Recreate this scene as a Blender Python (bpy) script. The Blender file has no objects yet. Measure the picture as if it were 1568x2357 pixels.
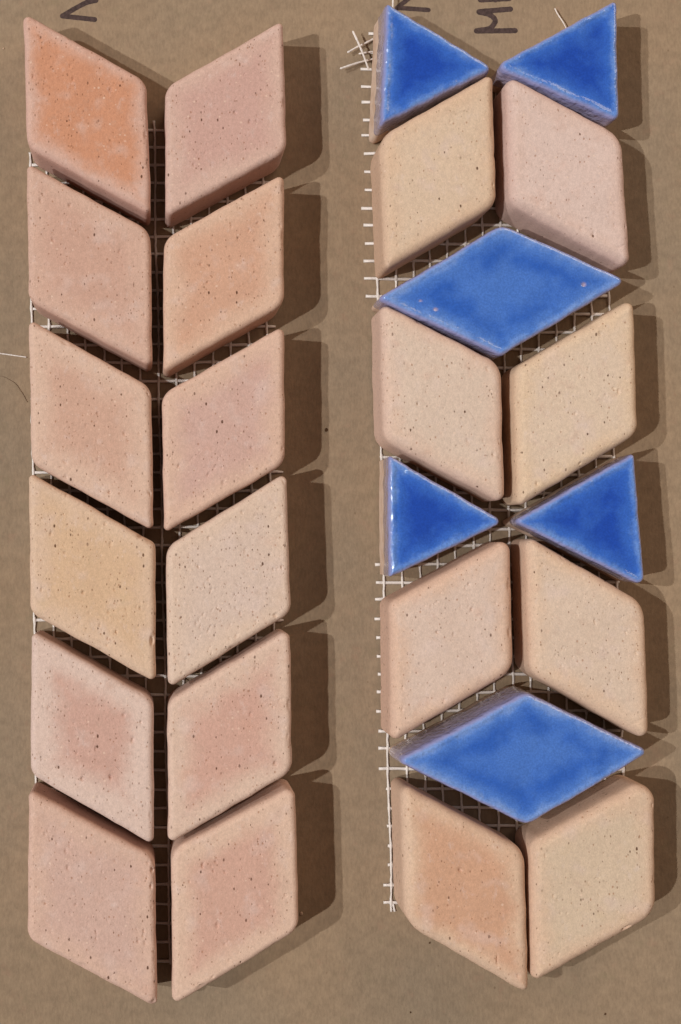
import bpy, math, random
import numpy as np

# ------------------------------------------------------------------ camera
# The photograph is measured on a 1568 x 2357 grid ("P" units); at the foot of the
# camera one P is 0.1 mm.  All lengths below are millimetres, written out as metres.
MM = 0.001
F = 3000.0                       # focal length in P
TILT = math.radians(4.0)
CX, CY = 350.0, 1250.0 - F * math.tan(TILT)
HC = 300.0                       # camera height, mm
IW, IH = 1568.0, 2357.0
scene = bpy.context.scene
cam_d = bpy.data.cameras.new('camera')
cam = bpy.data.objects.new('camera', cam_d)
scene.collection.objects.link(cam)
scene.camera = cam
cam.location = (0, 0, HC * MM)
cam.rotation_euler = (TILT, 0, 0)
cam_d.sensor_fit = 'VERTICAL'
cam_d.sensor_height = 24.0
cam_d.sensor_width = 24.0
cam_d.lens = 24.0 * F / IH
cam_d.shift_x = (IW / 2 - CX) / IH
cam_d.shift_y = -(IH / 2 - CY) / IH
cam_d.clip_start = 0.01
cam_d.clip_end = 50.0

def at(px, py, z=0.0):
    """where the photograph's point (px, py) lies on the level z (mm)"""
    u, v = (px - CX) / F, -(py - CY) / F
    dx = u
    dy = math.sin(TILT) + v * math.cos(TILT)
    dz = -math.cos(TILT) + v * math.sin(TILT)
    t = (z - HC) / dz
    return (dx * t, dy * t)

# ------------------------------------------------------------------ world and lamps
world = bpy.data.worlds.new('World')
scene.world = world
world.use_nodes = True
bg = world.node_tree.nodes['Background']
bg.inputs[0].default_value = (1.0, 0.76, 0.62, 1)
bg.inputs[1].default_value = 0.135

def lamp(name, direction, dist, power, color, radius):
    d = bpy.data.lights.new(name, 'POINT')
    d.energy = power; d.color = color; d.shadow_soft_size = radius
    o = bpy.data.objects.new(name, d)
    scene.collection.objects.link(o)
    n = math.sqrt(sum(c * c for c in direction))
    o.location = [c / n * dist for c in direction]
    return o
lamp('ceiling_lamp', (-104, -24, 143), 3.0, 188, (0.985, 1.0, 0.985), 0.022)
lamp('ceiling_lamp', (-121, 12, 143), 3.2, 178, (0.975, 1.0, 1.0), 0.022)
# added fill panel for the room's soft bounce, beyond the top of the board
ad = bpy.data.lights.new('room_fill', 'AREA')
ad.shape = 'RECTANGLE'; ad.size = 0.9; ad.size_y = 0.6
ad.energy = 6.5; ad.color = (1.0, 0.82, 0.66)
ao = bpy.data.objects.new('room_fill', ad)
scene.collection.objects.link(ao)
ao.location = (0.75, 0.85, 0.55)
ao.rotation_euler = (math.radians(-62), 0, math.radians(-41))
import mathutils
ao.rotation_euler = (mathutils.Vector((0.0, 0.0, 0.0)) - ao.location).to_track_quat('-Z', 'Y').to_euler()

scene.view_settings.view_transform = 'Standard'
scene.view_settings.look = 'None'
scene.view_settings.exposure = 0.0
scene.view_settings.gamma = 1.0
try:
    scene.cycles.use_denoising = True
except Exception:
    pass

COL = scene.collection

# ------------------------------------------------------------------ small helpers
def s2l(c):
    out = []
    for x in c:
        x = x / 255.0
        out.append(x / 12.92 if x <= 0.04045 else ((x + 0.055) / 1.055) ** 2.4)
    return out

LIT = 1.08                       # light that falls on level surfaces; colours measured in it
def alb(c, k=1.0):
    return tuple(min(0.85, v / LIT * k) for v in s2l(c)) + (1.0,)

def link_mesh(name, verts, faces, mat, parent=None, loc=(0, 0, 0), smooth=True, attrs=None):
    me = bpy.data.meshes.new(name)
    me.from_pydata([tuple(v) for v in verts] if not isinstance(verts, list) else verts, [], faces)
    if smooth:
        me.polygons.foreach_set('use_smooth', [True] * len(me.polygons))
    for k, arr in (attrs or {}).items():
        a = me.attributes.new(k, 'FLOAT', 'POINT')
        a.data.foreach_set('value', np.asarray(arr, dtype=np.float32))
    me.update()
    me.materials.append(mat)
    o = bpy.data.objects.new(name, me)
    COL.objects.link(o)
    o.parent = parent
    o.location = loc
    return o

def link_np(name, V, Q, T, mat, parent, loc, attrs):
    """fast mesh from numpy: V verts (n,3), Q quads (m,4), T tris (k,3)"""
    me = bpy.data.meshes.new(name)
    nq, nt = len(Q), len(T)
    me.vertices.add(len(V)); me.vertices.foreach_set('co', np.asarray(V, np.float32).ravel())
    loops = np.concatenate([Q.ravel(), T.ravel()]).astype(np.int32)
    me.loops.add(len(loops)); me.loops.foreach_set('vertex_index', loops)
    me.polygons.add(nq + nt)
    starts = np.concatenate([np.arange(nq) * 4, nq * 4 + np.arange(nt) * 3]).astype(np.int32)
    me.polygons.foreach_set('loop_start', starts)
    me.polygons.foreach_set('use_smooth', np.ones(nq + nt, dtype=bool))
    me.update(calc_edges=True)
    for k, arr in attrs.items():
        a = me.attributes.new(k, 'FLOAT', 'POINT')
        a.data.foreach_set('value', np.asarray(arr, dtype=np.float32))
    me.validate()
    me.materials.append(mat)
    o = bpy.data.objects.new(name, me)
    COL.objects.link(o)
    o.parent = parent
    o.location = loc
    return o

class NT:
    """terse node-tree writer"""
    def __init__(self, name):
        self.m = bpy.data.materials.new(name)
        self.m.use_nodes = True
        self.t = self.m.node_tree
        self.b = self.t.nodes['Principled BSDF']
        tc = self.t.nodes.new('ShaderNodeTexCoord')
        self.vec = self.vm('SCALE', tc.outputs['Object'], scale=1000.0)     # millimetres
    def new(self, kind): return self.t.nodes.new(kind)
    def link(self, a, b): self.t.links.new(a, b)
    def put(self, sock, v):
        if hasattr(v, 'is_linked') or isinstance(v, bpy.types.NodeSocket): self.link(v, sock)
        elif v is not None: sock.default_value = v
    def vm(self, op, a, b=None, scale=None):
        n = self.new('ShaderNodeVectorMath'); n.operation = op
        self.put(n.inputs[0], a)
        if b is not None: self.put(n.inputs[1], b)
        if scale is not None: n.inputs['Scale'].default_value = scale
        return n.outputs[0]
    def mth(self, op, a, b=None, c=None, clamp=False):
        n = self.new('ShaderNodeMath'); n.operation = op; n.use_clamp = clamp
        self.put(n.inputs[0], a)
        if b is not None: self.put(n.inputs[1], b)
        if c is not None: self.put(n.inputs[2], c)
        return n.outputs[0]
    def ramp(self, v, lo, hi, a=0.0, b=1.0):
        n = self.new('ShaderNodeMapRange'); n.interpolation_type = 'SMOOTHSTEP'
        self.put(n.inputs[0], v)
        n.inputs[1].default_value = lo; n.inputs[2].default_value = hi
        n.inputs[3].default_value = a; n.inputs[4].default_value = b
        return n.outputs[0]
    def noise(self, scale, detail=2.0, rough=0.5, off=(0, 0, 0), stretch=(1, 1, 1)):
        mp = self.new('ShaderNodeMapping')
        mp.inputs['Location'].default_value = off
        mp.inputs['Scale'].default_value = stretch
        self.link(self.vec, mp.inputs[0])
        n = self.new('ShaderNodeTexNoise')
        n.inputs['Scale'].default_value = scale
        n.inputs['Detail'].default_value = detail
        n.inputs['Roughness'].default_value = rough
        self.link(mp.outputs[0], n.inputs['Vector'])
        return n.outputs['Fac']
    def specks(self, scale, share, size, off=(0, 0, 0), stretch=(1, 1, 1), soft=0.10):
        """scattered dots: 1 on a dot, 0 between"""
        mp = self.new('ShaderNodeMapping')
        mp.inputs['Location'].default_value = off
        mp.inputs['Scale'].default_value = stretch
        self.link(self.vec, mp.inputs[0])
        n = self.new('ShaderNodeTexVoronoi'); n.feature = 'F1'
        n.inputs['Scale'].default_value = scale
        self.link(mp.outputs[0], n.inputs['Vector'])
        sp = self.new('ShaderNodeSeparateColor'); self.link(n.outputs['Color'], sp.inputs[0])
        pick = self.mth('LESS_THAN', sp.outputs[0], share)
        rad = self.mth('MULTIPLY_ADD', sp.outputs[1], size * 0.8, size * 0.45)
        dd = self.mth('SUBTRACT', rad, n.outputs['Distance'])
        dot = self.ramp(dd, 0.0, soft)
        return self.mth('MULTIPLY', pick, dot)
    def attr(self, name):
        n = self.new('ShaderNodeAttribute'); n.attribute_name = name
        return n.outputs['Fac']
    def mix(self, f, a, b, mode='MIX'):
        n = self.new('ShaderNodeMix'); n.data_type = 'RGBA'; n.blend_type = mode
        self.put(n.inputs[0], f); self.put(n.inputs[6], a); self.put(n.inputs[7], b)
        return n.outputs[2]
    def bump(self, h, strength, dist, prev=None):
        n = self.new('ShaderNodeBump')
        n.inputs['Strength'].default_value = strength
        n.inputs['Distance'].default_value = dist * MM
        self.link(h, n.inputs['Height'])
        if prev is not None: self.link(prev, n.inputs['Normal'])
        return n.outputs[0]

# ------------------------------------------------------------------ materials
def calm(c, b, k=0.16):
    return tuple(x * (1 - k) + y * k for x, y in zip(c, b))

def lift(c):
    return tuple(min(0.85, v / LIT * k) for v, k in zip(s2l(c), (0.99, 1.06, 1.19))) + (1.0,)

def clay_material(name, centre, border, seed, patch=(2.0, 5.5), speck=0.10, yellow=0.0):
    r = random.Random(seed)
    off = tuple(r.uniform(-400, 400) for _ in range(3))
    N = NT(name)
    d = N.attr('inset')
    side = N.attr('side')
    big = N.noise(0.10, 3.0, 0.55, off)
    wob = N.mth('MULTIPLY_ADD', big, 7.0, -3.5)
    wob = N.mth('ADD', wob, N.mth('MULTIPLY_ADD', N.noise(0.7, 4.0, 0.6, off), 2.4, -1.2))
    mask = N.ramp(N.mth('ADD', d, wob), patch[0] - 1.2, patch[1] + 1.8)
    col = N.mix(mask, lift(border), lift(calm(centre, border)))
    # pale blooms and rosy or ochre clouds that drift across each tile
    cloud = N.ramp(N.noise(0.16, 2.0, 0.5, off[::-1]), 0.54, 0.76)
    col = N.mix(N.mth('MULTIPLY', cloud, 0.35), col, lift((222, 192, 174)))
    cl2 = N.ramp(N.noise(0.21, 3.0, 0.6, (off[1], off[2], off[0])), 0.56, 0.80)
    tint = (214, 180, 138) if yellow else (204, 150, 122)
    col = N.mix(N.mth('MULTIPLY', cl2, 0.28), col, lift(tint))
    smu = N.ramp(N.noise(0.34, 5.0, 0.68, (off[0] + 9, off[2], off[1])), 0.55, 0.72)
    col = N.mix(N.mth('MULTIPLY', smu, 0.30), col, lift((196, 158, 134)))
    dust = N.ramp(N.noise(0.5, 5.0, 0.7, (off[2] + 5, off[0], off[1]), (1.0, 0.6, 1)), 0.56, 0.74)
    col = N.mix(N.mth('MULTIPLY', dust, 0.30), col, lift((226, 200, 184)))
    # sides fired a little warmer than the face
    warm = tuple(c * k for c, k in zip(border, (0.97, 0.955, 0.96)))
    col = N.mix(side, col, lift(warm))
    # grain
    g1 = N.ramp(N.noise(1.6, 4.0, 0.65, off, (1, 0.6, 1)), 0.3, 0.7, 0.93, 1.06)
    g2 = N.ramp(N.noise(5.0, 2.0, 0.6, off, (1, 0.55, 1)), 0.3, 0.7, 0.92, 1.07)
    gg = N.mth('MULTIPLY', g1, g2)
    comb = N.new('ShaderNodeCombineColor')
    for i in range(3): N.link(gg, comb.inputs[i])
    col = N.mix(1.0, col, comb.outputs[0], 'MULTIPLY')
    # pale grog; dark specks part ferrous, part painted shade of small pores
    pale = N.specks(0.85, 0.26, 0.22, off)
    col = N.mix(N.mth('MULTIPLY', pale, 0.50), col, alb((238, 208, 186)))
    rust = N.specks(1.0, 0.40, 0.20, (off[1], off[0], 3), (1.0, 0.75, 1))
    col = N.mix(N.mth('MULTIPLY', rust, 0.55), col, alb((166, 112, 80)))
    dark_speck = N.specks(0.72, speck * 2.6, 0.19, (off[2], off[1], 9), (1.15, 0.65, 1))
    flock = N.ramp(N.noise(0.13, 2.0, 0.5, (off[1], off[0], 4)), 0.38, 0.58, 0.25, 1.0)
    dark_speck = N.mth('MULTIPLY', dark_speck, flock)
    col = N.mix(N.mth('MULTIPLY', dark_speck, 0.88), col, alb((86, 50, 28)))
    dark_speck2 = N.specks(1.4, speck * 2.6, 0.22, (off[0], off[2], 5), (1.15, 0.6, 1))
    col = N.mix(N.mth('MULTIPLY', dark_speck2, 0.60), col, alb((120, 76, 46)))
    N.link(col, N.b.inputs['Base Color'])
    N.b.inputs['Roughness'].default_value = 0.93
    N.b.inputs['Specular IOR Level'].default_value = 0.18
    h1 = N.noise(2.6, 5.0, 0.7, off, (1, 0.7, 1))
    h2 = N.noise(0.7, 2.0, 0.5, off)
    holes = N.mth('ADD', dark_speck, N.mth('MULTIPLY', N.mth('ADD', rust, dark_speck2), 0.6))
    hh = N.mth('SUBTRACT', N.mth('ADD', N.mth('MULTIPLY', h1, 0.55), N.mth('MULTIPLY', h2, 0.35)), holes)
    hh = N.mth('ADD', hh, N.mth('MULTIPLY', pale, 0.15))
    N.link(N.bump(hh, 0.6, 0.18), N.b.inputs['Normal'])
    return N.m

def body_material(name, seed):
    r = random.Random(seed)
    off = tuple(r.uniform(-300, 300) for _ in range(3))
    N = NT(name)
    a = N.noise(0.35, 4.0, 0.6, off)
    col = N.mix(N.ramp(a, 0.35, 0.7), alb((220, 194, 174)), alb((206, 174, 150)))
    dark_speck = N.specks(1.0, 0.1, 0.14, off)
    col = N.mix(N.mth('MULTIPLY', dark_speck, 0.7), col, alb((110, 70, 45)))
    N.link(col, N.b.inputs['Base Color'])
    N.b.inputs['Roughness'].default_value = 0.95
    N.b.inputs['Specular IOR Level'].default_value = 0.15
    N.link(N.bump(N.noise(2.0, 4.0, 0.7, off), 0.5, 0.15), N.b.inputs['Normal'])
    return N.m

def glaze_material(name, seed, deep, mid, edge, thin=1.6, pool=5.0, rings=0.0):
    """glaze: its colour follows how thick it lies, thin over the rim, pooled inside"""
    r = random.Random(seed)
    off = tuple(r.uniform(-300, 300) for _ in range(3))
    N = NT(name)
    d = N.attr('inset')
    low = N.attr('drop')                       # 0 at the rim, 1 at the glaze's lower lip
    n1 = N.noise(0.22, 3.0, 0.55, off)
    n2 = N.noise(0.9, 4.0, 0.65, off)
    wob = N.mth('ADD', N.mth('MULTIPLY_ADD', n1, 4.5, -2.25), N.mth('MULTIPLY_ADD', n2, 1.2, -0.6))
    dw = N.mth('ADD', d, wob)
    c = N.mix(N.ramp(dw, 0.2, thin + 1.0), alb(edge), alb(mid))
    c = N.mix(N.ramp(dw, thin, pool), c, alb(deep))
    # lighter drift where the glaze flowed thin; on diamonds also painted milky sheen
    drift = N.ramp(N.noise(0.15, 2.0, 0.5, off[::-1]), 0.48, 0.70)
    c = N.mix(N.mth('MULTIPLY', N.mth('MULTIPLY', drift, N.ramp(d, 2.0, 5.0)), 0.55), c, alb(mid))
    if rings:  # pale diamond centre, a room reflection painted into the colour
        inner = N.ramp(N.mth('ADD', d, N.mth('MULTIPLY_ADD', N.noise(0.12, 3.0, 0.6, (off[1], off[2], off[0])), 14.0, -7.0)), 3.5, 10.5)
        c = N.mix(N.mth('MULTIPLY', inner, rings), c, alb(mid))
    # mottling and cobalt specks
    g = N.ramp(N.noise(2.4, 4.0, 0.7, off), 0.3, 0.72, 0.86, 1.16)
    comb = N.new('ShaderNodeCombineColor')
    for i in range(3): N.link(g, comb.inputs[i])
    c = N.mix(1.0, c, comb.outputs[0], 'MULTIPLY')
    sp = N.specks(1.1, 0.20, 0.13, off)
    c = N.mix(N.mth('MULTIPLY', sp, 0.5), c, alb((14, 44, 120)))
    # breaking over the rim and down the side to a lavender wash
    rim = N.ramp(N.mth('ADD', d, N.mth('MULTIPLY_ADD', n2, 0.5, -0.25)), 0.10, 0.95)
    c = N.mix(rim, alb((150, 152, 200)), c)
    wash = N.mix(N.ramp(N.mth('ADD', low, N.mth('MULTIPLY_ADD', n2, 0.8, -0.4)), 0.1, 0.8), alb((168, 162, 196)), alb((176, 160, 168)))
    wash = N.mix(N.mth('MULTIPLY', N.ramp(n2, 0.52, 0.68), 0.35), wash, alb((110, 114, 172)))
    c = N.mix(N.ramp(low, 0.02, 0.16), c, wash)
    c = N.mix(N.mth('MULTIPLY', N.attr('bare'), 0.7), c, alb((206, 176, 178)))
    N.link(c, N.b.inputs['Base Color'])
    N.b.inputs['Roughness'].default_value = 0.09
    N.b.inputs['IOR'].default_value = 1.5
    N.b.inputs['Coat Weight'].default_value = 0.6
    N.b.inputs['Coat Roughness'].default_value = 0.03
    rimy = N.ramp(d, 0.9, 2.0, 1.15, 0.15)       # the glaze ripples where it rolls over the rim
    b1 = N.bump(N.mth('MULTIPLY', N.noise(0.75, 2.0, 0.5, off), rimy), 0.9, 0.42)
    b2 = N.bump(N.mth('MULTIPLY', N.noise(2.6, 2.0, 0.5, off), rimy), 0.6, 0.07, b1)
    N.link(b2, N.b.inputs['Normal'])
    return N.m

def card_material():
    N = NT('kraft_cardboard')
    base = N.mix(N.ramp(N.noise(0.02, 3.0, 0.5), 0.35, 0.65), alb((156, 132, 107)), alb((149, 129, 107)))
    fib = N.ramp(N.noise(1.1, 5.0, 0.72, (0, 0, 0), (1.5, 0.55, 1)), 0.30, 0.70, 0.89, 1.10)
    fib2 = N.ramp(N.noise(0.35, 3.0, 0.6), 0.3, 0.7, 0.93, 1.07)
    f = N.mth('MULTIPLY', fib, fib2)
    comb = N.new('ShaderNodeCombineColor')
    for i in range(3): N.link(f, comb.inputs[i])
    col = N.mix(1.0, base, comb.outputs[0], 'MULTIPLY')
    pale = N.specks(0.42, 0.20, 0.12, (5, 9, 0), (1.0, 0.7, 1))
    col = N.mix(N.mth('MULTIPLY', pale, 0.25), col, alb((190, 164, 132)))
    dk = N.specks(0.40, 0.22, 0.11, (31, 7, 2), (1.0, 0.8, 1))
    col = N.mix(N.mth('MULTIPLY', dk, 0.45), col, alb((98, 74, 52)))
    ros = N.ramp(N.noise(0.28, 3.0, 0.6, (77, 3, 1)), 0.58, 0.78)
    col = N.mix(N.mth('MULTIPLY', ros, 0.30), col, alb((164, 128, 106)))
    grn = N.ramp(N.noise(0.25, 3.0, 0.6, (7, 43, 1)), 0.58, 0.78)
    col = N.mix(N.mth('MULTIPLY', grn, 0.30), col, alb((138, 124, 96)))
    N.link(col, N.b.inputs['Base Color'])
    N.b.inputs['Roughness'].default_value = 0.85
    N.b.inputs['Specular IOR Level'].default_value = 0.22
    h = N.mth('ADD', N.noise(2.2, 5.0, 0.7, (3, 1, 0), (1, 0.6, 1)), N.mth('MULTIPLY', N.noise(0.45, 2.0, 0.5), 1.2))
    bb = N.bump(N.noise(0.045, 2.0, 0.5), 0.6, 1.6)
    N.link(N.bump(h, 0.5, 0.12, bb), N.b.inputs['Normal'])
    return N.m

def plain(name, c, rough=0.7, spec=0.3, var=0.12, sc=1.5, bump=0.0):
    N = NT(name)
    g = N.ramp(N.noise(sc, 3.0, 0.6), 0.3, 0.7, 1 - var, 1 + var)
    comb = N.new('ShaderNodeCombineColor')
    for i in range(3): N.link(g, comb.inputs[i])
    N.link(N.mix(1.0, alb(c), comb.outputs[0], 'MULTIPLY'), N.b.inputs['Base Color'])
    N.b.inputs['Roughness'].default_value = rough
    N.b.inputs['Specular IOR Level'].default_value = spec
    if bump: N.link(N.bump(N.noise(sc * 2, 3.0, 0.6), 0.5, bump), N.b.inputs['Normal'])
    return N.m

M_CARD = card_material()
M_INK = plain('marker_ink', (76, 60, 57), 0.7, 0.2, 0.30, 1.3)
M_THREAD = plain('white_mesh_thread', (234, 222, 214), 0.5, 0.45, 0.08, 3.0, 0.04)
M_CRUMB = plain('dark_crumb', (92, 66, 46), 0.9, 0.1, 0.25, 3.0, 0.1)
M_HAIR = plain('dark_fibre', (126, 102, 82), 0.7, 0.2)

# ------------------------------------------------------------------ cardboard
bx0, bx1, by0, by1 = -330.0, 440.0, -420.0, 420.0
def board():
    V = [(x, y, z) for z in (0.0, -4.0) for (x, y) in ((bx0, by0), (bx1, by0), (bx1, by1), (bx0, by1))]
    V = [(a * MM, b * MM, c * MM) for a, b, c in V]
    Fc = [(0, 1, 2, 3), (7, 6, 5, 4), (0, 4, 5, 1), (1, 5, 6, 2), (2, 6, 7, 3), (3, 7, 4, 0)]
    o = link_mesh('cardboard_sheet', V, Fc, M_CARD, smooth=False)
    o['kind'] = 'structure'
    return o
BOARD = board()

def ribbon(pts, width, z0, z1):
    """flat stroke with round ends along pts (mm), from level z0 up to z1"""
    P = []
    for i in range(len(pts) - 1):
        a, b = np.array(pts[i]), np.array(pts[i + 1])
        n = max(2, int(np.linalg.norm(b - a) / 0.4))
        for k in range(n): P.append(a + (b - a) * k / n)
    P.append(np.array(pts[-1]))
    P = np.array(P)
    for _ in range(4):
        Q = P.copy(); Q[1:-1] = (P[:-2] + P[1:-1] * 2 + P[2:]) / 4; P = Q
    T = np.gradient(P, axis=0); T /= np.linalg.norm(T, axis=1)[:, None]
    Nn = np.stack([-T[:, 1], T[:, 0]], 1)
    rnd = random.Random(int(abs(pts[0][0]) * 100))
    w = width / 2 * np.array([1 + 0.05 * rnd.uniform(-1, 1) for _ in P])
    L = list(P + Nn * w[:, None]); R = list(P - Nn * w[:, None])
    def cap(c, n, s):
        out = []
        base = math.atan2(n[1], n[0])
        for k in range(1, 8):
            a = base + s * math.pi * k / 8
            out.append(c + np.array([math.cos(a), math.sin(a)]) * width / 2)
        return out
    loop = L + cap(P[-1], Nn[-1], -1) + R[::-1] + cap(P[0], -Nn[0], -1)
    n = len(L)
    # triangulated as quads along the stroke, fans at the ends
    V = [(p[0] * MM, p[1] * MM, z1 * MM) for p in L] + [(p[0] * MM, p[1] * MM, z1 * MM) for p in R]
    Fc = [(i, n + i, n + i + 1, i + 1) for i in range(n - 1)]
    for (c, nn, li, ri) in ((P[-1], Nn[-1], n - 1, 2 * n - 1), (P[0], -Nn[0], n, 0)):
        arc = cap(c, nn, -1)
        b = len(V)
        V += [(q[0] * MM, q[1] * MM, z1 * MM) for q in arc]
        idx = [li] + list(range(b, b + len(arc))) + [ri]
        Fc.append(tuple(idx[::-1]))
    return V, Fc

def letter(strokes, width=1.22, label=None):
    V, Fc = [], []
    for k, s in enumerate(strokes):
        pts = [at(x, y) for x, y in s]
        v, f = ribbon(pts, width, 0, 0.03 + 0.012 * k)
        b = len(V); V += v; Fc += [tuple(i + b for i in q) for q in f]
    o = link_mesh('marker_letter', V, Fc, M_INK, BOARD, smooth=False)
    if label: o['label'] = label
    return o
letter([[(218, 45), (144, 37)], [(144, 37), (172, 20), (200, 5), (221, 1)], [(221, 1), (190, -8), (150, -12)]],
       1.2, 'black marker letter N lying on its side, cut by the top edge above the left strip')
letter([[(986, 23), (914, 18)], [(914, 18), (952, -12), (986, -22)], [(986, -22), (916, -30)]],
       1.1, 'black marker letter N lying on its side behind the left blue triangle')
letter([[(1097, 71.5), (1186, 70.5)], [(1097, 71), (1130, 66), (1143, 47), (1128, 33), (1103, 28)], [(1103, 27), (1175, 21)]],
       1.25, 'black marker letter M lying on its side between the two top blue triangles')
letter([[(1106, 0), (1172, -3)], [(1106, 0), (1108, -40)], [(1140, 0), (1141, -30)], [(1172, -3), (1174, -40)]],
       1.2, 'black marker letter E cut off by the top edge above the letter M')

# ------------------------------------------------------------------ tile shapes
def fillet_outline(corners, radii, n):
    """rounded polygon -> n points evenly spaced, counter-clockwise"""
    C = [np.array(c) for c in corners]
    area = sum(C[i][0] * C[(i + 1) % len(C)][1] - C[(i + 1) % len(C)][0] * C[i][1] for i in range(len(C)))
    if area < 0: C = C[::-1]; radii = radii[::-1]
    pts = []
    m = len(C)
    for i in range(m):
        p, a, b = C[i], C[i - 1], C[(i + 1) % m]
        u = (a - p) / np.linalg.norm(a - p); v = (b - p) / np.linalg.norm(b - p)
        ang = math.acos(max(-1, min(1, float(u @ v))))
        t = radii[i] / math.tan(ang / 2)
        bis = (u + v) / np.linalg.norm(u + v)
        cen = p + bis * radii[i] / math.sin(ang / 2)
        p0, p1 = p + u * t, p + v * t
        a0 = math.atan2(*(p0 - cen)[::-1]); a1 = math.atan2(*(p1 - cen)[::-1])
        while a1 < a0: a1 += 2 * math.pi
        for k in range(25):
            q = a0 + (a1 - a0) * k / 24
            pts.append(cen + radii[i] * np.array([math.cos(q), math.sin(q)]))
    P = np.array(pts + [pts[0]])
    L = np.concatenate([[0], np.cumsum(np.linalg.norm(np.diff(P, axis=0), axis=1))])
    t = np.linspace(0, L[-1], n, endpoint=False)
    return np.stack([np.interp(t, L, P[:, 0]), np.interp(t, L, P[:, 1])], 1)

def seg_dist(Q, O):
    """distance of points Q (k,2) to the closed polyline O (n,2)"""
    A = O[::2]; B = np.roll(A, -1, axis=0)
    D = B - A; dd = (D ** 2).sum(1)
    out = np.empty(len(Q))
    for s in range(0, len(Q), 8000):
        q = Q[s:s + 8000]
        w = q[:, None, :] - A[None]
        t = np.clip((w * D[None]).sum(2) / dd[None], 0, 1)
        e = w - t[..., None] * D[None]
        out[s:s + 8000] = np.sqrt((e ** 2).sum(2).min(1))
    return out

def waves(r, n, lo, hi):
    return [(r.uniform(lo, hi) * math.cos(a), r.uniform(lo, hi) * math.sin(a), r.uniform(0, 6.28))
            for a in [r.uniform(0, 6.28) for _ in range(n)]]

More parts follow.
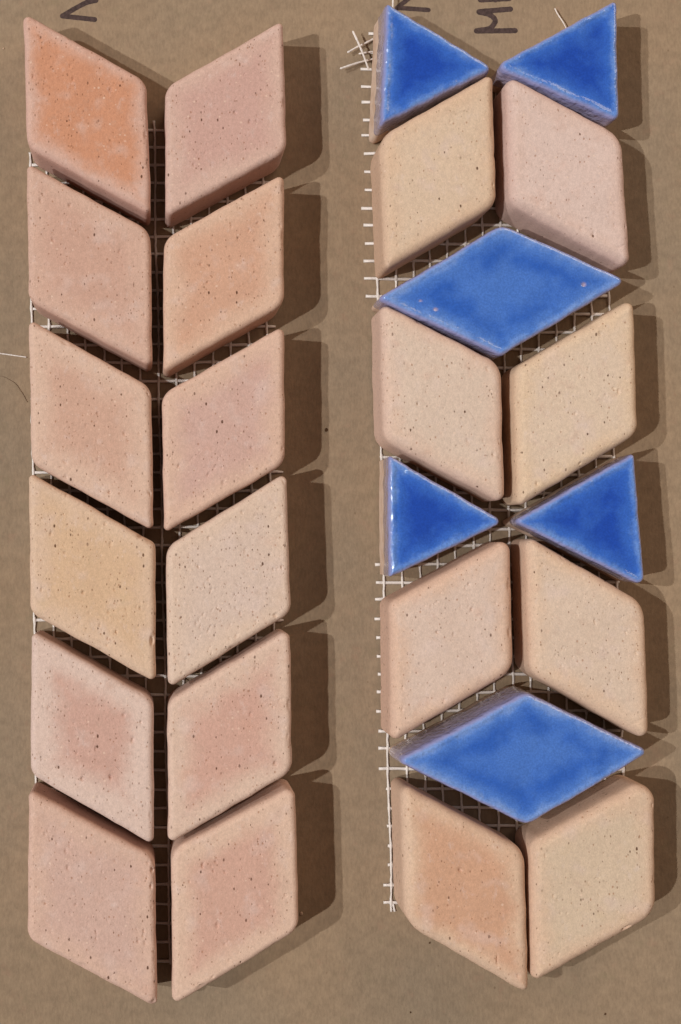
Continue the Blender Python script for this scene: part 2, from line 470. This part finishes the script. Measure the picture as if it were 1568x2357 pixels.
TILE_H = 14.3
ZB = 0.62                        # tiles stand on the glued mesh
def make_tile(kind, corners, radii, seed, mat, parent, label, bevel=1.7, pits=60, special=(), h=TILE_H, lip=None, glaze_mat=None, name='clay_tile', flare=0.0):
    r = random.Random(seed); rn = np.random.RandomState(seed)
    glazed = kind == 'glazed'
    n = 400 if not glazed else 300
    W = [at(x, y, h - bevel * 0.8) for x, y in corners]
    radii = [q * 0.72 if q < 2.8 else q for q in radii]
    O = fillet_outline(W, radii, n)
    cen = O.mean(0)
    O = O - cen
    # hand-cut edge: a slow wander of the outline
    L = np.linspace(0, 2 * math.pi, n, endpoint=False)
    wan = sum(r.uniform(0.02, 0.055) * np.sin(k * L + r.uniform(0, 6.28)) for k in (2, 3, 5, 7, 11, 17))
    wan = wan * 0.8 + 0.012 * np.interp(np.arange(n), np.arange(0, n + 8, 4), rn.randn(len(np.arange(0, n + 8, 4))))
    T = np.roll(O, -1, 0) - np.roll(O, 1, 0); T /= np.linalg.norm(T, axis=1)[:, None]
    Nrm = np.stack([T[:, 1], -T[:, 0]], 1)
    O = O + Nrm * wan[:, None]
    def build(name, O, z_rings, inset_rings, top_h, bev, mt, par, loc, pit_list, bumpw, is_glaze):
        V, attr_in, attr_side = [], [], []
        for (zz, off) in z_rings:
            off = off - flare * (1 - np.asarray(zz) / h)
            off = float(off) if np.ndim(off) == 0 else off
            R = O - Nrm * (off if np.isscalar(off) else np.asarray(off)[:, None])
            z = np.full(n, zz) if np.isscalar(zz) else zz
            V.append(np.column_stack([R, z]))
            attr_in.append(np.zeros(n)); attr_side.append(np.ones(n))
        nr = len(inset_rings)
        S = np.array(inset_rings)
        XY = (O[None] * S[:, None, None]).reshape(-1, 2)
        d = seg_dist(XY, O)
        d[:n] = 0
        bz = np.where(d < bev, bev - np.sqrt(np.maximum(0, bev ** 2 - (bev - d) ** 2)), 0.0)
        z = top_h - bz
        for (kx, ky, ph) in bumpw:
            z += (0.045 if not is_glaze else 0.05) * np.sin(XY[:, 0] * kx + XY[:, 1] * ky + ph) * np.clip(d / 1.5, 0, 1)
        if is_glaze:              # glaze pulls up into a soft shoulder inside the rim
            z += 0.07 * np.exp(-((d - 2.4) / 0.8) ** 2) - 0.10 * np.clip((d - 3) / 4, 0, 1)
        for (px, py, rx, ry, dep, ang) in pit_list:
            dx, dy = XY[:, 0] - px, XY[:, 1] - py
            near = (np.abs(dx) < 3 * max(rx, ry)) & (np.abs(dy) < 3 * max(rx, ry))
            if not near.any(): continue
            c, s_ = math.cos(ang), math.sin(ang)
            u = (dx[near] * c + dy[near] * s_) / rx; v = (-dx[near] * s_ + dy[near] * c) / ry
            z[near] -= dep * np.exp(-(u * u + v * v) ** 1.5)
        V.append(np.column_stack([XY, z]))
        side_top = np.clip(1 - d / (bev * 0.8), 0, 1)
        attr_in.append(d); attr_side.append(side_top)
        V.append(np.array([[0, 0, z[-n:].mean()]])); attr_in.append([d[-n:].mean()]); attr_side.append([0])
        V = np.concatenate(V) * MM
        rows = len(z_rings) + nr
        i = np.arange(n); j = (i + 1) % n
        Q = np.concatenate([np.stack([k * n + i, k * n + j, (k + 1) * n + j, (k + 1) * n + i], 1) for k in range(rows - 1)])
        c0 = rows * n
        Tt = np.stack([(rows - 1) * n + i, (rows - 1) * n + j, np.full(n, c0)], 1)
        a = {'inset': np.concatenate(attr_in), 'side': np.concatenate(attr_side)}
        return V, Q, Tt, a
    # pits
    pl = []
    lo = np.abs(O).max(0)
    clusters = [(r.uniform(-lo[0], lo[0]) * 0.8, r.uniform(-lo[1], lo[1]) * 0.8, r.uniform(1.5, 5.0)) for _ in range(5)]
    for _ in range(int(pits * 0.8)):
        px, py = r.uniform(-lo[0], lo[0]), r.uniform(-lo[1], lo[1])
        if r.random() < 0.55:                  # pores come in flocks
            cx_, cy_, cs = r.choice(clusters)
            px, py = r.gauss(cx_, cs), r.gauss(cy_, cs)
        big = r.random() ** 5
        rx = 0.15 + 0.20 * big; ry = rx * r.uniform(1.0, 2.0)
        pl.append((px, py, rx, ry, rx * r.uniform(0.5, 1.2), r.gauss(0, 0.35)))
    for (sx, sy, rx, ry, dep, ang) in special:
        q = at(sx, sy, h)
        pl.append((q[0] - cen[0], q[1] - cen[1], rx, ry, dep, ang))
    for _ in range(r.randint(3, 8)):          # knocks and worn places along the rim
        k = r.randrange(n)
        q = O[k] - Nrm[k] * r.uniform(0.0, 0.9)
        ang = math.atan2(T[k][1], T[k][0])
        big = r.random() ** 2
        pl.append((q[0], q[1], 0.30 + 0.9 * big, 0.18 + 0.30 * big, r.uniform(0.10, 0.35), ang))
    for _ in range(r.randint(2, 5)):           # drag marks
        pl.append((r.uniform(-lo[0], lo[0]) * 0.7, r.uniform(-lo[1], lo[1]) * 0.7, r.uniform(0.5, 1.6), 0.10, r.uniform(0.05, 0.12), r.uniform(-1.2, 1.2)))
    bw = waves(r, 5, 0.15, 0.6)
    loc = (cen[0] * MM, cen[1] * MM, 0)
    if not glazed:
        t = np.linspace(0, 1, 84)
        S = 1 - (0.35 * t ** 2 + 0.65 * t) * 0.985
        zr = [(ZB, 0.32), (ZB + 0.25, 0.10), (ZB + 0.9, 0.0)] + [(ZB + 0.9 + (h - bevel - ZB - 0.9) * k / 5.0, 0.0) for k in range(1, 5)]
        V, Q, Tt, a = build('clay', O, zr, S, h, bevel, mat, parent, loc, pl, bw, False)
        # underside
        base = len(V)
        V = np.concatenate([V, [[0, 0, ZB * MM]]])
        i = np.arange(n); j = (i + 1) % n
        Tt = np.concatenate([Tt, np.stack([j, i, np.full(n, base)], 1)])
        a = {k: np.concatenate([v, [1.0 if k == 'side' else 0.0]]) for k, v in a.items()}
        # crumbly side walls
        o = link_np(name, V, Q, Tt, mat, parent, loc, a)
        o['label'] = label
        return o
    # glazed tile: the bare clay body, and the glaze as a skin over its upper half
    t = np.linspace(0, 1, 30)
    S = 1 - (0.35 * t ** 2 + 0.65 * t) * 0.985
    bh = h - 1.0
    zr = [(ZB, 0.40), (ZB + 0.3, 0.22), (ZB + 1.2, 0.14)] + [(ZB + 1.2 + (bh - 2.2 - ZB - 1.2) * k / 4.0, 0.14) for k in range(1, 4)]
    V, Q, Tt, a = build('body', O, zr, S * (1 - 0.35 / lo.min()), bh, 2.2, mat, parent, loc, [], bw, False)
    base = len(V)
    V = np.concatenate([V, [[0, 0, ZB * MM]]])
    i = np.arange(n); j = (i + 1) % n
    Tt = np.concatenate([Tt, np.stack([j, i, np.full(n, base)], 1)])
    a = {k: np.concatenate([v, [1.0 if k == 'side' else 0.0]]) for k, v in a.items()}
    body = link_np(name, V, Q, Tt, mat, parent, loc, a)
    body['label'] = label
    t = np.linspace(0, 1, 66)
    S = 1 - (0.4 * t ** 2 + 0.6 * t) * 0.985
    gl = h * (lip if lip else 0.46)
    lipz = gl + sum(r.uniform(0.10, 0.32) * np.sin(k * L + r.uniform(0, 6.28)) for k in (3, 5, 8, 13, 21))
    bev = 1.15
    top = h - bev
    zr = [(lipz, 0.20), (lipz + 0.12, 0.04), (lipz + 0.5, -0.02)]
    for k in range(1, 9):
        f = k / 9.0
        sag = 0.05 * np.sin(3 * L * 2 + f * 5) * math.sin(math.pi * f)
        zr.append(((lipz + 0.5) * (1 - f) + top * f, sag))
    pl2 = []
    for (sx, sy, rx, ry, dep, ang) in special:
        q = at(sx, sy, h); pl2.append((q[0] - cen[0], q[1] - cen[1], rx, ry, dep, ang))
    V, Q, Tt, a = build('glaze', O, zr, S, h, bev, glaze_mat, body, (0, 0, 0), pl2, waves(r, 6, 0.2, 0.9), True)
    drop = np.zeros(len(V))
    zz = V[:, 2] / MM
    k = len(zr) * n
    drop[:k] = np.clip((top - zz[:k]) / (top - gl), 0, 1)
    a['drop'] = drop
    bare = np.zeros(len(V))
    for (px, py, rx, ry, dep, ang) in pl2:       # pinholes: the clay shows through
        dd = np.hypot(V[:, 0] / MM - px, V[:, 1] / MM - py) / (rx * 1.2)
        bare = np.maximum(bare, np.clip(1.6 - dd, 0, 1) * (zz > top))
    a['bare'] = bare
    g = link_np('glaze', V, Q, Tt, glaze_mat, body, (0, 0, 0), a)
    return body

# ------------------------------------------------------------------ mesh backing
def tube_ribbon(path, widths, thick, V, Fc):
    """flattened six-sided thread along path (mm, 3D)"""
    P = np.array(path)
    T = np.gradient(P, axis=0); T /= np.maximum(1e-9, np.linalg.norm(T, axis=1))[:, None]
    up = np.array([0, 0, 1.0])
    S = np.cross(T, up); S /= np.maximum(1e-6, np.linalg.norm(S, axis=1))[:, None]
    U = np.cross(S, T)
    b = len(V)
    m = len(P)
    for i in range(m):
        for k in range(6):
            a = math.pi / 3 * k + 0.2
            q = P[i] + S[i] * math.cos(a) * widths[i] / 2 + U[i] * math.sin(a) * thick / 2
            V.append((q[0] * MM, q[1] * MM, q[2] * MM))
    for i in range(m - 1):
        for k in range(6):
            k2 = (k + 1) % 6
            Fc.append((b + i * 6 + k, b + i * 6 + k2, b + (i + 1) * 6 + k2, b + (i + 1) * 6 + k))
    Fc.append(tuple(b + k for k in range(5, -1, -1)))
    Fc.append(tuple(b + (m - 1) * 6 + k for k in range(6)))

def mesh_backing(parent, xfun, nk, ys, y_from, y_to, left_out, right_out, seed, label):
    r = random.Random(seed)
    V, Fc = [], []
    for k in range(nk):                                   # lengthwise strands
        path, w = [], []
        y0 = y_from(k); y1 = y_to(k)
        ph = r.uniform(0, 6)
        ylist = sorted([y for y in ys if y0 < y < y1] + [y0, y1])
        for a, b in zip(ylist[:-1], ylist[1:]):
            for f in (0.0, 0.25, 0.5, 0.75):
                y = a + (b - a) * f
                x = xfun(k, y) + 1.6 * math.sin(y * 0.016 + ph) + r.uniform(-0.7, 0.7)
                q = at(x, y)
                path.append((q[0], q[1], 0.36 + (0.10 if f == 0 else -0.03) + r.uniform(-0.03, 0.03)))
                w.append({0.0: 0.70, 0.25: 0.54, 0.5: 0.46, 0.75: 0.54}[f] * r.uniform(0.85, 1.15))
        q = at(xfun(k, y1), y1); path.append((q[0], q[1], 0.30)); w.append(0.4)
        tube_ribbon(path, w, 0.26, V, Fc)
    for jn, y in enumerate(ys):                           # cross strands
        ks = [k for k in range(nk) if y_from(k) - 4 <= y <= y_to(k) + 4]
        if not ks: continue
        path, w = [], []
        xs = [xfun(ks[0], y) - left_out(y, r)] + [xfun(k, y) for k in ks] + [xfun(ks[-1], y) + right_out(y, r)]
        ph = r.uniform(0, 6)
        for a, b in zip(xs[:-1], xs[1:]):
            for f in (0.0, 0.5):
                x = a + (b - a) * f
                q = at(x, y + 1.1 * math.sin(x * 0.02 + ph) + r.uniform(-0.5, 0.5))
                path.append((q[0], q[1], 0.30 + r.uniform(-0.03, 0.03))); w.append(0.70 * r.uniform(0.85, 1.15))
        q = at(xs[-1], y); path.append((q[0], q[1], 0.19)); w.append(0.44)
        tube_ribbon(path, w, 0.22, V, Fc)
    o = link_mesh('mesh_backing', V, Fc, M_THREAD, parent)
    o['kind'] = 'stuff'
    o['label'] = label
    return o

def thread(name, pts, w, parent, mat=None, label=None, zs=None, thick=None):
    """pts: (px, py, z mm) in the photograph's grid"""
    ctrl = []
    for (x, y, z) in pts:
        q = at(x, y, z); ctrl.append((q[0], q[1], z))
    C = np.array(ctrl)
    t = np.linspace(0, len(C) - 1, (len(C) - 1) * 8 + 1)
    P = np.stack([np.interp(t, np.arange(len(C)), C[:, i]) for i in range(3)], 1)
    for _ in range(5):
        Q = P.copy(); Q[1:-1] = (P[:-2] + 2 * P[1:-1] + P[2:]) / 4; P = Q
    r = random.Random(int(pts[0][0]))
    ws = [w * r.uniform(0.85, 1.2) for _ in P]
    ws[0] *= 0.6
    V, Fc = [], []
    tube_ribbon(P, ws, thick or w * 0.6, V, Fc)
    o = link_mesh(name, V, Fc, mat or M_THREAD, parent)
    if label: o['label'] = label
    return o

def strip(name, label, px, py):
    e = bpy.data.objects.new(name, None)
    COL.objects.link(e)
    e.empty_display_size = 0.01
    q = at(px, py)
    e['label'] = label; e['category'] = 'tile mosaic'
    e['group'] = 'mesh mounted tile borders on the cardboard'
    return e

# ------------------------------------------------------------------ left strip: herringbone of clay tiles
LEFT = strip('mosaic_strip', 'left tile border, a herringbone of twelve plain pink and ochre clay rhombuses on white mesh', 360, 1200)
A, B = 1.3, 4.6      # radii of the sharp and of the blunt corners
# corner order for the left column: TL (sharp), TR (blunt), BR (sharp), BL (blunt)
left_tiles = [
 # corners, colours centre / border, label, options
 ([(54, 31), (337, 187), (348, 497), (62, 340)], (205, 138, 100), (214, 170, 146), 'strong orange clay tile with a pale rim, top of the left column', dict(patch=(0.9, 3.2), rad=(1.5, 4.6, 1.3, 4.4))),
 ([(62, 376), (347, 532), (351, 848), (66, 694)], (204, 158, 133), (212, 170, 144), 'rosy grainy clay tile, second of the left column', dict(rad=(1.3, 4.4, 1.6, 4.6), pits=80, special=[(161, 472, .35, .4, .35, 0)])),
 ([(67, 735), (348, 891), (354, 1222), (72, 1067)], (206, 160, 133), (219, 180, 152), 'peach clay tile with dark pits, third of the left column', dict(rad=(1.3, 4.4, 1.4, 4.0), pits=110, patch=(3, 7), special=[(252, 1133, .3, .4, .5, 0)])),
 ([(66, 1086), (358, 1250), (359, 1572), (70, 1409)], (215, 174, 134), (220, 183, 150), 'ochre yellow clay tile with a nicked upper edge, fourth of the left column', dict(rad=(1.3, 2.6, 1.5, 3.6), yellow=1, pits=150, special=[(326, 1231, .8, .5, 1.2, 0.5), (347, 1243, 1.0, .8, .4, 0.5), (350, 1475, .45, 1.0, .8, 0), (268, 1455, .28, .45, .5, 0), (249, 1470, .25, .4, .4, 0)])),
 ([(73, 1450), (354, 1610), (354, 1945), (71, 1783)], (204, 156, 134), (221, 188, 166), 'pale clay tile with a rosy round patch, fifth of the left column', dict(rad=(1.5, 4.2, 1.4, 3.6), patch=(4.5, 7), special=[(190, 1793, .4, .45, .5, 0), (255, 1789, .35, .45, .5, 0), (325, 1662, .3, .3, .4, 0)])),
 ([(66, 1816), (358, 1970), (361, 2319), (64, 2160)], (208, 168, 147), (215, 174, 148), 'speckled clay tile with a small red stain low down, bottom of the left column', dict(rad=(1.5, 4.4, 1.2, 3.4), pits=150, special=[(350, 2003, .35, .5, .7, 0), (354, 2310, .5, .9, .7, 0), (348, 2040, .3, .5, .5, 0), (341, 1986, .4, .3, .4, 0.7)])),
]
right_tiles = [
 # TL (blunt), TR (sharp), BR (blunt), BL (sharp)
 ([(380, 203), (652, 47), (659, 352), (382, 503)], (204, 158, 139), (213, 173, 150), 'dusky pink clay tile with a pale rim, top of the right column', dict(rad=(4.6, 1.3, 4.2, 1.6))),
 ([(377, 551), (655, 398), (653, 703), (376, 862)], (210, 158, 126), (218, 176, 145), 'peach clay tile with a pale grog lump near its top, second of the right column', dict(rad=(4.6, 1.6, 4.4, 1.6), pits=80, special=[(580, 532, .6, .4, -.12, .3), (574, 530, .25, .35, .3, 0)])),
 ([(374, 908), (654, 748), (656, 1068), (377, 1228)], (206, 163, 144), (219, 178, 150), 'smooth pink clay tile, third of the right column', dict(rad=(4.2, 1.6, 4.4, 1.4), pits=60)),
 ([(382, 1260), (660, 1087), (669, 1410), (387, 1586)], (216, 186, 163), (221, 188, 160), 'pale cream clay tile dotted with many pits, fourth of the right column', dict(rad=(4.6, 1.6, 4.0, 1.6), pits=260, speck=0.2, special=[(635, 1416, .5, .45, .45, 0), (649, 1305, .25, .4, .5, 0)])),
 ([(385, 1612), (668, 1445), (673, 1776), (388, 1943)], (208, 158, 135), (220, 184, 157), 'rosy centred clay tile with a pale rim, fifth of the right column', dict(rad=(4.2, 1.9, 4.4, 1.6), patch=(2.5, 6), special=[(634, 1757, .4, .5, .5, 0)])),
 ([(394, 1956), (680, 1803), (688, 2139), (397, 2314)], (207, 158, 134), (221, 182, 153), 'rosy clay tile with pale rounded shoulders, bottom of the right column', dict(rad=(4.8, 2.4, 4.2, 1.6), patch=(3, 5.5), special=[(467, 1992, .28, .6, .45, 0), (474, 1990, .3, .4, -.12, 0), (437, 2029, .3, .3, .3, 0)])),
]
seed = 11
for (c, ce, bo, lab, op) in left_tiles + right_tiles:
    seed += 1
    m = clay_material('fired_clay', ce, bo, seed, op.get('patch', (2.0, 5.5)), op.get('speck', 0.13), op.get('yellow', 0))
    make_tile('clay', c, op['rad'], seed, m, LEFT, lab, bevel=1.5, pits=op.get('pits', 70), special=op.get('special', ()))

ysL = [300 + 40.6 * j + 0.042 * j * j for j in range(46)]
xL = lambda k, y: 64.5 + 0.0115 * y + k * (40.6 + 0.0012 * y)
rr = random.Random(5)
topL = [rr.uniform(268, 292) for _ in range(15)]; botL = [rr.uniform(2214, 2219) for _ in range(15)]
mesh_backing(LEFT, xL, 14, ysL, lambda k: 352 if k == 0 else topL[k],
             lambda k: botL[k] if 2 < k < 11 else (2120 if k == 0 else 2150),
             lambda y, r: r.uniform(0, 2), lambda y, r: r.uniform(20, 31) if y < 2000 else r.uniform(8, 16), 3, 'white woven mesh glued under the left border, showing in the dark joints')

# ------------------------------------------------------------------ right strip: stars of clay and blue glaze
RIGHT = strip('mosaic_strip', 'right tile border of cream clay rhombuses with blue glazed triangles and diamonds on white mesh', 1180, 1200)
clay_right = [
 ([(871, 318), (1133, 168), (1142, 474), (883, 627)], (219, 188, 156), (219, 181, 146), 'buff yellow clay tile under the left top blue triangle', dict(rad=(6.5, 1.8, 5.0, 1.5), bevel=2.2, yellow=1, pits=50)),
 ([(1161, 172), (1430, 315), (1449, 625), (1171, 471)], (221, 190, 171), (219, 183, 161), 'pale pink clay tile with a small crack, under the right top blue triangle', dict(rad=(2.4, 7.0, 2.4, 4.0), bevel=2.4, pits=35, speck=0.05, special=[(1430, 567, 1.1, .12, .35, .25), (1288, 497, .3, .4, .3, 0)])),
 ([(873, 693), (1152, 839), (1162, 1163), (881, 1014)], (219, 191, 165), (223, 186, 158), 'cream clay tile below the upper blue diamond on the left', dict(rad=(2.2, 5.5, 2.2, 5.0), bevel=2.4, pits=80, special=[(962, 929, .2, .4, .5, 0), (1136, 1046, .35, .35, .4, 0), (1130, 899, .3, .2, .4, 0)])),
 ([(1181, 850), (1458, 684), (1465, 1000), (1189, 1170)], (221, 192, 163), (224, 189, 152), 'cream clay tile below the upper blue diamond on the right', dict(rad=(3.6, 2.2, 4.6, 1.6), bevel=2.2, pits=80, special=[(1237, 1113, .3, .45, .4, .3), (1336, 1066, .25, .3, .4, 0)])),
 ([(894, 1386), (1173, 1234), (1180, 1545), (898, 1711)], (219, 189, 166), (222, 181, 150), 'cream clay tile with one rusty pit, above the lower blue diamond on the left', dict(rad=(2.8, 2.6, 5.0, 2.0), bevel=2.4, pits=55, special=[(1007, 1455, .35, .3, .45, 0)])),
 ([(1206, 1228), (1482, 1389), (1492, 1709), (1219, 1549)], (219, 190, 163), (224, 186, 152), 'cream clay tile with a faint curved scar, above the lower blue diamond on the right', dict(rad=(2.2, 6.0, 2.4, 4.2), bevel=2.4, pits=60, special=[(1248, 1282, 3.2, .25, .10, -.1), (1470, 1660, 2.0, .3, .12, .5)])),
 ([(920, 1798), (1206, 1954), (1217, 2289), (930, 2124)], (207, 154, 119), (222, 184, 150), 'orange tinted clay tile with pale rims, bottom left of the right border', dict(rad=(2.4, 5.5, 1.6, 7.0), bevel=2.4, pits=70, patch=(1.5, 4.5), special=[(1060, 2003, .45, .35, .5, 0), (1145, 2210, .22, 1.0, .4, 0), (1181, 1940, .4, .3, .5, -.5)])),
 ([(1219, 1934), (1504, 1778), (1508, 2101), (1222, 2262)], (213, 185, 153), (220, 181, 147), 'buff clay tile with a chipped lower edge, bottom right of the right border', dict(rad=(3.2, 3.6, 5.5, 1.8), bevel=2.3, yellow=1, pits=50, special=[(1446, 2136, .8, .35, .7, .5), (1438, 2140, .4, .3, .5, .5)])),
]
for (c, ce, bo, lab, op) in clay_right:
    seed += 1
    m = clay_material('fired_clay', ce, bo, seed, op.get('patch', (1.0, 4.0)), op.get('speck', 0.09), op.get('yellow', 0))
    make_tile('clay', c, op['rad'], seed, m, RIGHT, lab, bevel=op['bevel'], pits=op.get('pits', 70), special=op.get('special', ()))

DEEP, MID, EDGE = (30, 76, 176), (58, 108, 200), (112, 150, 216)
DEEP2, MID2, EDGE2 = (48, 98, 190), (82, 128, 208), (128, 160, 220)  # diamond tones made milky, with the room's reflection painted in
glazed = [
 ([(888, 9), (1137, 161), (875, 291)], (0.7, 1.6, 0.7), 0, 'deep blue glazed triangle at the top left of the right border', .46, ()),
 ([(1134, 156), (1416, 3), (1423, 284)], (2.0, 0.9, 1.8), 0, 'deep blue glazed triangle at the top right of the right border', .30, ()),
 ([(866, 689), (1153, 518), (1442, 647), (1152, 821)], (1.0, 3.6, 1.4, 2.4), 1, 'upper blue glazed diamond, lighter, with pinholes in its glaze', .35,
    ((1344, 655, .34, .32, .5, 0), (1003, 712, .30, .26, .25, 0), (968, 692, .20, .20, .3, 0))),
 ([(893, 1047), (1160, 1201), (893, 1331)], (0.7, 1.5, 0.7), 0, 'deep blue glazed triangle in the middle, pointing right', .50, ()),
 ([(1180, 1200), (1457, 1042), (1481, 1352)], (1.1, 0.8, 1.8), 0, 'deep blue glazed triangle in the middle, pointing left, with a messy glaze edge', .48, ()),
 ([(909, 1750), (1210, 1592), (1495, 1729), (1211, 1898)], (1.4, 3.2, 1.4, 3.2), 1, 'lower blue glazed diamond, deeper blue round its middle', .20, ()),
]
for (c, rad, kind, lab, lip, sp) in glazed:
    seed += 1
    bm_ = body_material('bare_clay', seed)
    if kind == 0: gm = glaze_material('blue_glaze', seed, DEEP, MID, EDGE, 1.6, 5.8)
    else: gm = glaze_material('blue_glaze', seed, DEEP2, MID2, EDGE2, 1.6, 5.5, 0.75)
    make_tile('glazed', c, rad, seed, bm_, RIGHT, lab, glaze_mat=gm, lip=lip, special=sp, name='glazed_tile', flare=0.9 if lab.endswith('top left of the right border') else (0.6 if lab.startswith('lower') else 0.0))

jj = [-2, 0, 5, 10, 15, 29, 37, 46]; yy = [78, 160, 353, 562, 766, 1339, 1680, 2079]
ysR = [float(np.interp(j, jj, yy)) + rr.uniform(-2, 2) for j in range(-2, 47)]
xR = lambda k, y: 855.5 + 0.0215 * y + k * (40.2 + 0.0008 * y)
def stub(y, r):
    if y < 150: return r.uniform(48, 56)
    if y < 590: return r.uniform(66, 77)
    if y < 720: return r.uniform(27, 36)
    if 1270 < y < 1790: return r.uniform(19, 25)
    if y > 2010: return r.uniform(16, 24)
    return r.uniform(3, 8)
mesh_backing(RIGHT, xR, 14, ysR, lambda k: 600 if k == 0 else (60 if k == 1 else 212),
             lambda k: 2098 if k < 11 else 2060, stub, lambda y, r: r.uniform(1, 5), 8, 'white woven mesh glued under the right border, its cut ends sticking out on the left like a comb')
# frayed ends at the top
thread('frayed_thread', [(812, 71, 3.6), (824, 96, 3.4), (836, 124, 3.0), (849, 160, 2.0)], 0.50, RIGHT, label='loose white thread crossing over the other frayed ends')
thread('frayed_thread', [(800, 121, 1.8), (820, 109, 1.5), (838, 101, 1.2), (862, 88, 0.6)], 0.50, RIGHT, label='upper frayed white thread sticking out to the left')
thread('frayed_thread', [(783, 158, 2.2), (806, 150, 2.0), (828, 143, 1.4), (862, 135, 0.6)], 0.50, RIGHT, label='lowest and longest frayed white thread')
thread('frayed_thread', [(826, 124, 0.9), (845, 120, 0.7), (872, 118, 0.4)], 0.46, RIGHT)
thread('frayed_thread', [(903, -14, 2.4), (905, 2, 2.2), (904, 22, 1.6), (908, 60, 0.5)], 0.46, RIGHT, label='white thread end standing up beside the top left blue triangle')
thread('frayed_thread', [(1277, 19, 1.2), (1284, 33, 1.5), (1296, 50, 1.6), (1306, 70, 1.0), (1312, 100, 0.4)], 0.28, RIGHT, label='thin curved thread poking out above the top right blue triangle')
thread('frayed_thread', [(905, 2080, 0.3), (909, 2098, 0.3)], 0.5, RIGHT)

# ------------------------------------------------------------------ bits lying on the board
def loose(name, pts, w, mat, label, cat, thick=None):
    o = thread(name, pts, w, None, mat, label, thick=thick); o['category'] = cat
loose('loose_thread', [(-60, 806, .2), (-20, 811, .2), (12, 815, .2), (40, 819, .2), (61, 822, .25)], 0.32, M_THREAD,
      'thin straight white thread lying on the cardboard left of the left border', 'thread', 0.14)
loose('loose_fibre', [(-12, 862, .1), (12, 868, .12), (36, 882, .15), (50, 903, .2), (64, 926, .1)], 0.08, M_HAIR,
      'fine dark curved fibre on the cardboard by the left edge', 'fibre', 0.12)

def crumb(px, py, rad, label, mat=M_CRUMB, seed=0):
    r = random.Random(seed + int(px))
    V, Fc = [], []
    nl, ns = 5, 9
    for i in range(nl + 1):
        th = math.pi * i / nl
        for k in range(ns):
            ph = 2 * math.pi * k / ns
            q = rad * r.uniform(0.75, 1.2)
            V.append((q * math.sin(th) * math.cos(ph) * MM, q * 1.2 * math.sin(th) * math.sin(ph) * MM, (rad * 0.45 + q * 0.5 * math.cos(th)) * MM))
    for i in range(nl):
        for k in range(ns):
            Fc.append((i * ns + k, (i + 1) * ns + k, (i + 1) * ns + (k + 1) % ns, i * ns + (k + 1) % ns))
    q = at(px, py)
    o = link_mesh('crumb', V, Fc, mat, None, (q[0] * MM, q[1] * MM, 0))
    o['label'] = label; o['category'] = 'crumb'; o['group'] = 'crumbs on the cardboard'
crumb(751, 990, 0.36, 'dark round crumb on the cardboard between the two tile borders')
crumb(1393, 2334, 0.22, 'dark crumb on the cardboard below the right border, near the bottom right')
crumb(945, 2330, 0.17, 'dark crumb on the cardboard below the left half of the right border')
crumb(989, 2170, 0.20, 'tiny dark crumb just under the orange tinted tile of the right border')
M_PALE = plain('pale_clay_crumb', (206, 176, 150), 0.9, 0.1)
crumb(694, 2102, 0.34, 'pale clay crumb beside the bottom right tile of the left border', M_PALE)
crumb(8, 112, 0.22, 'pale crumb on the cardboard at the upper left edge', M_PALE)
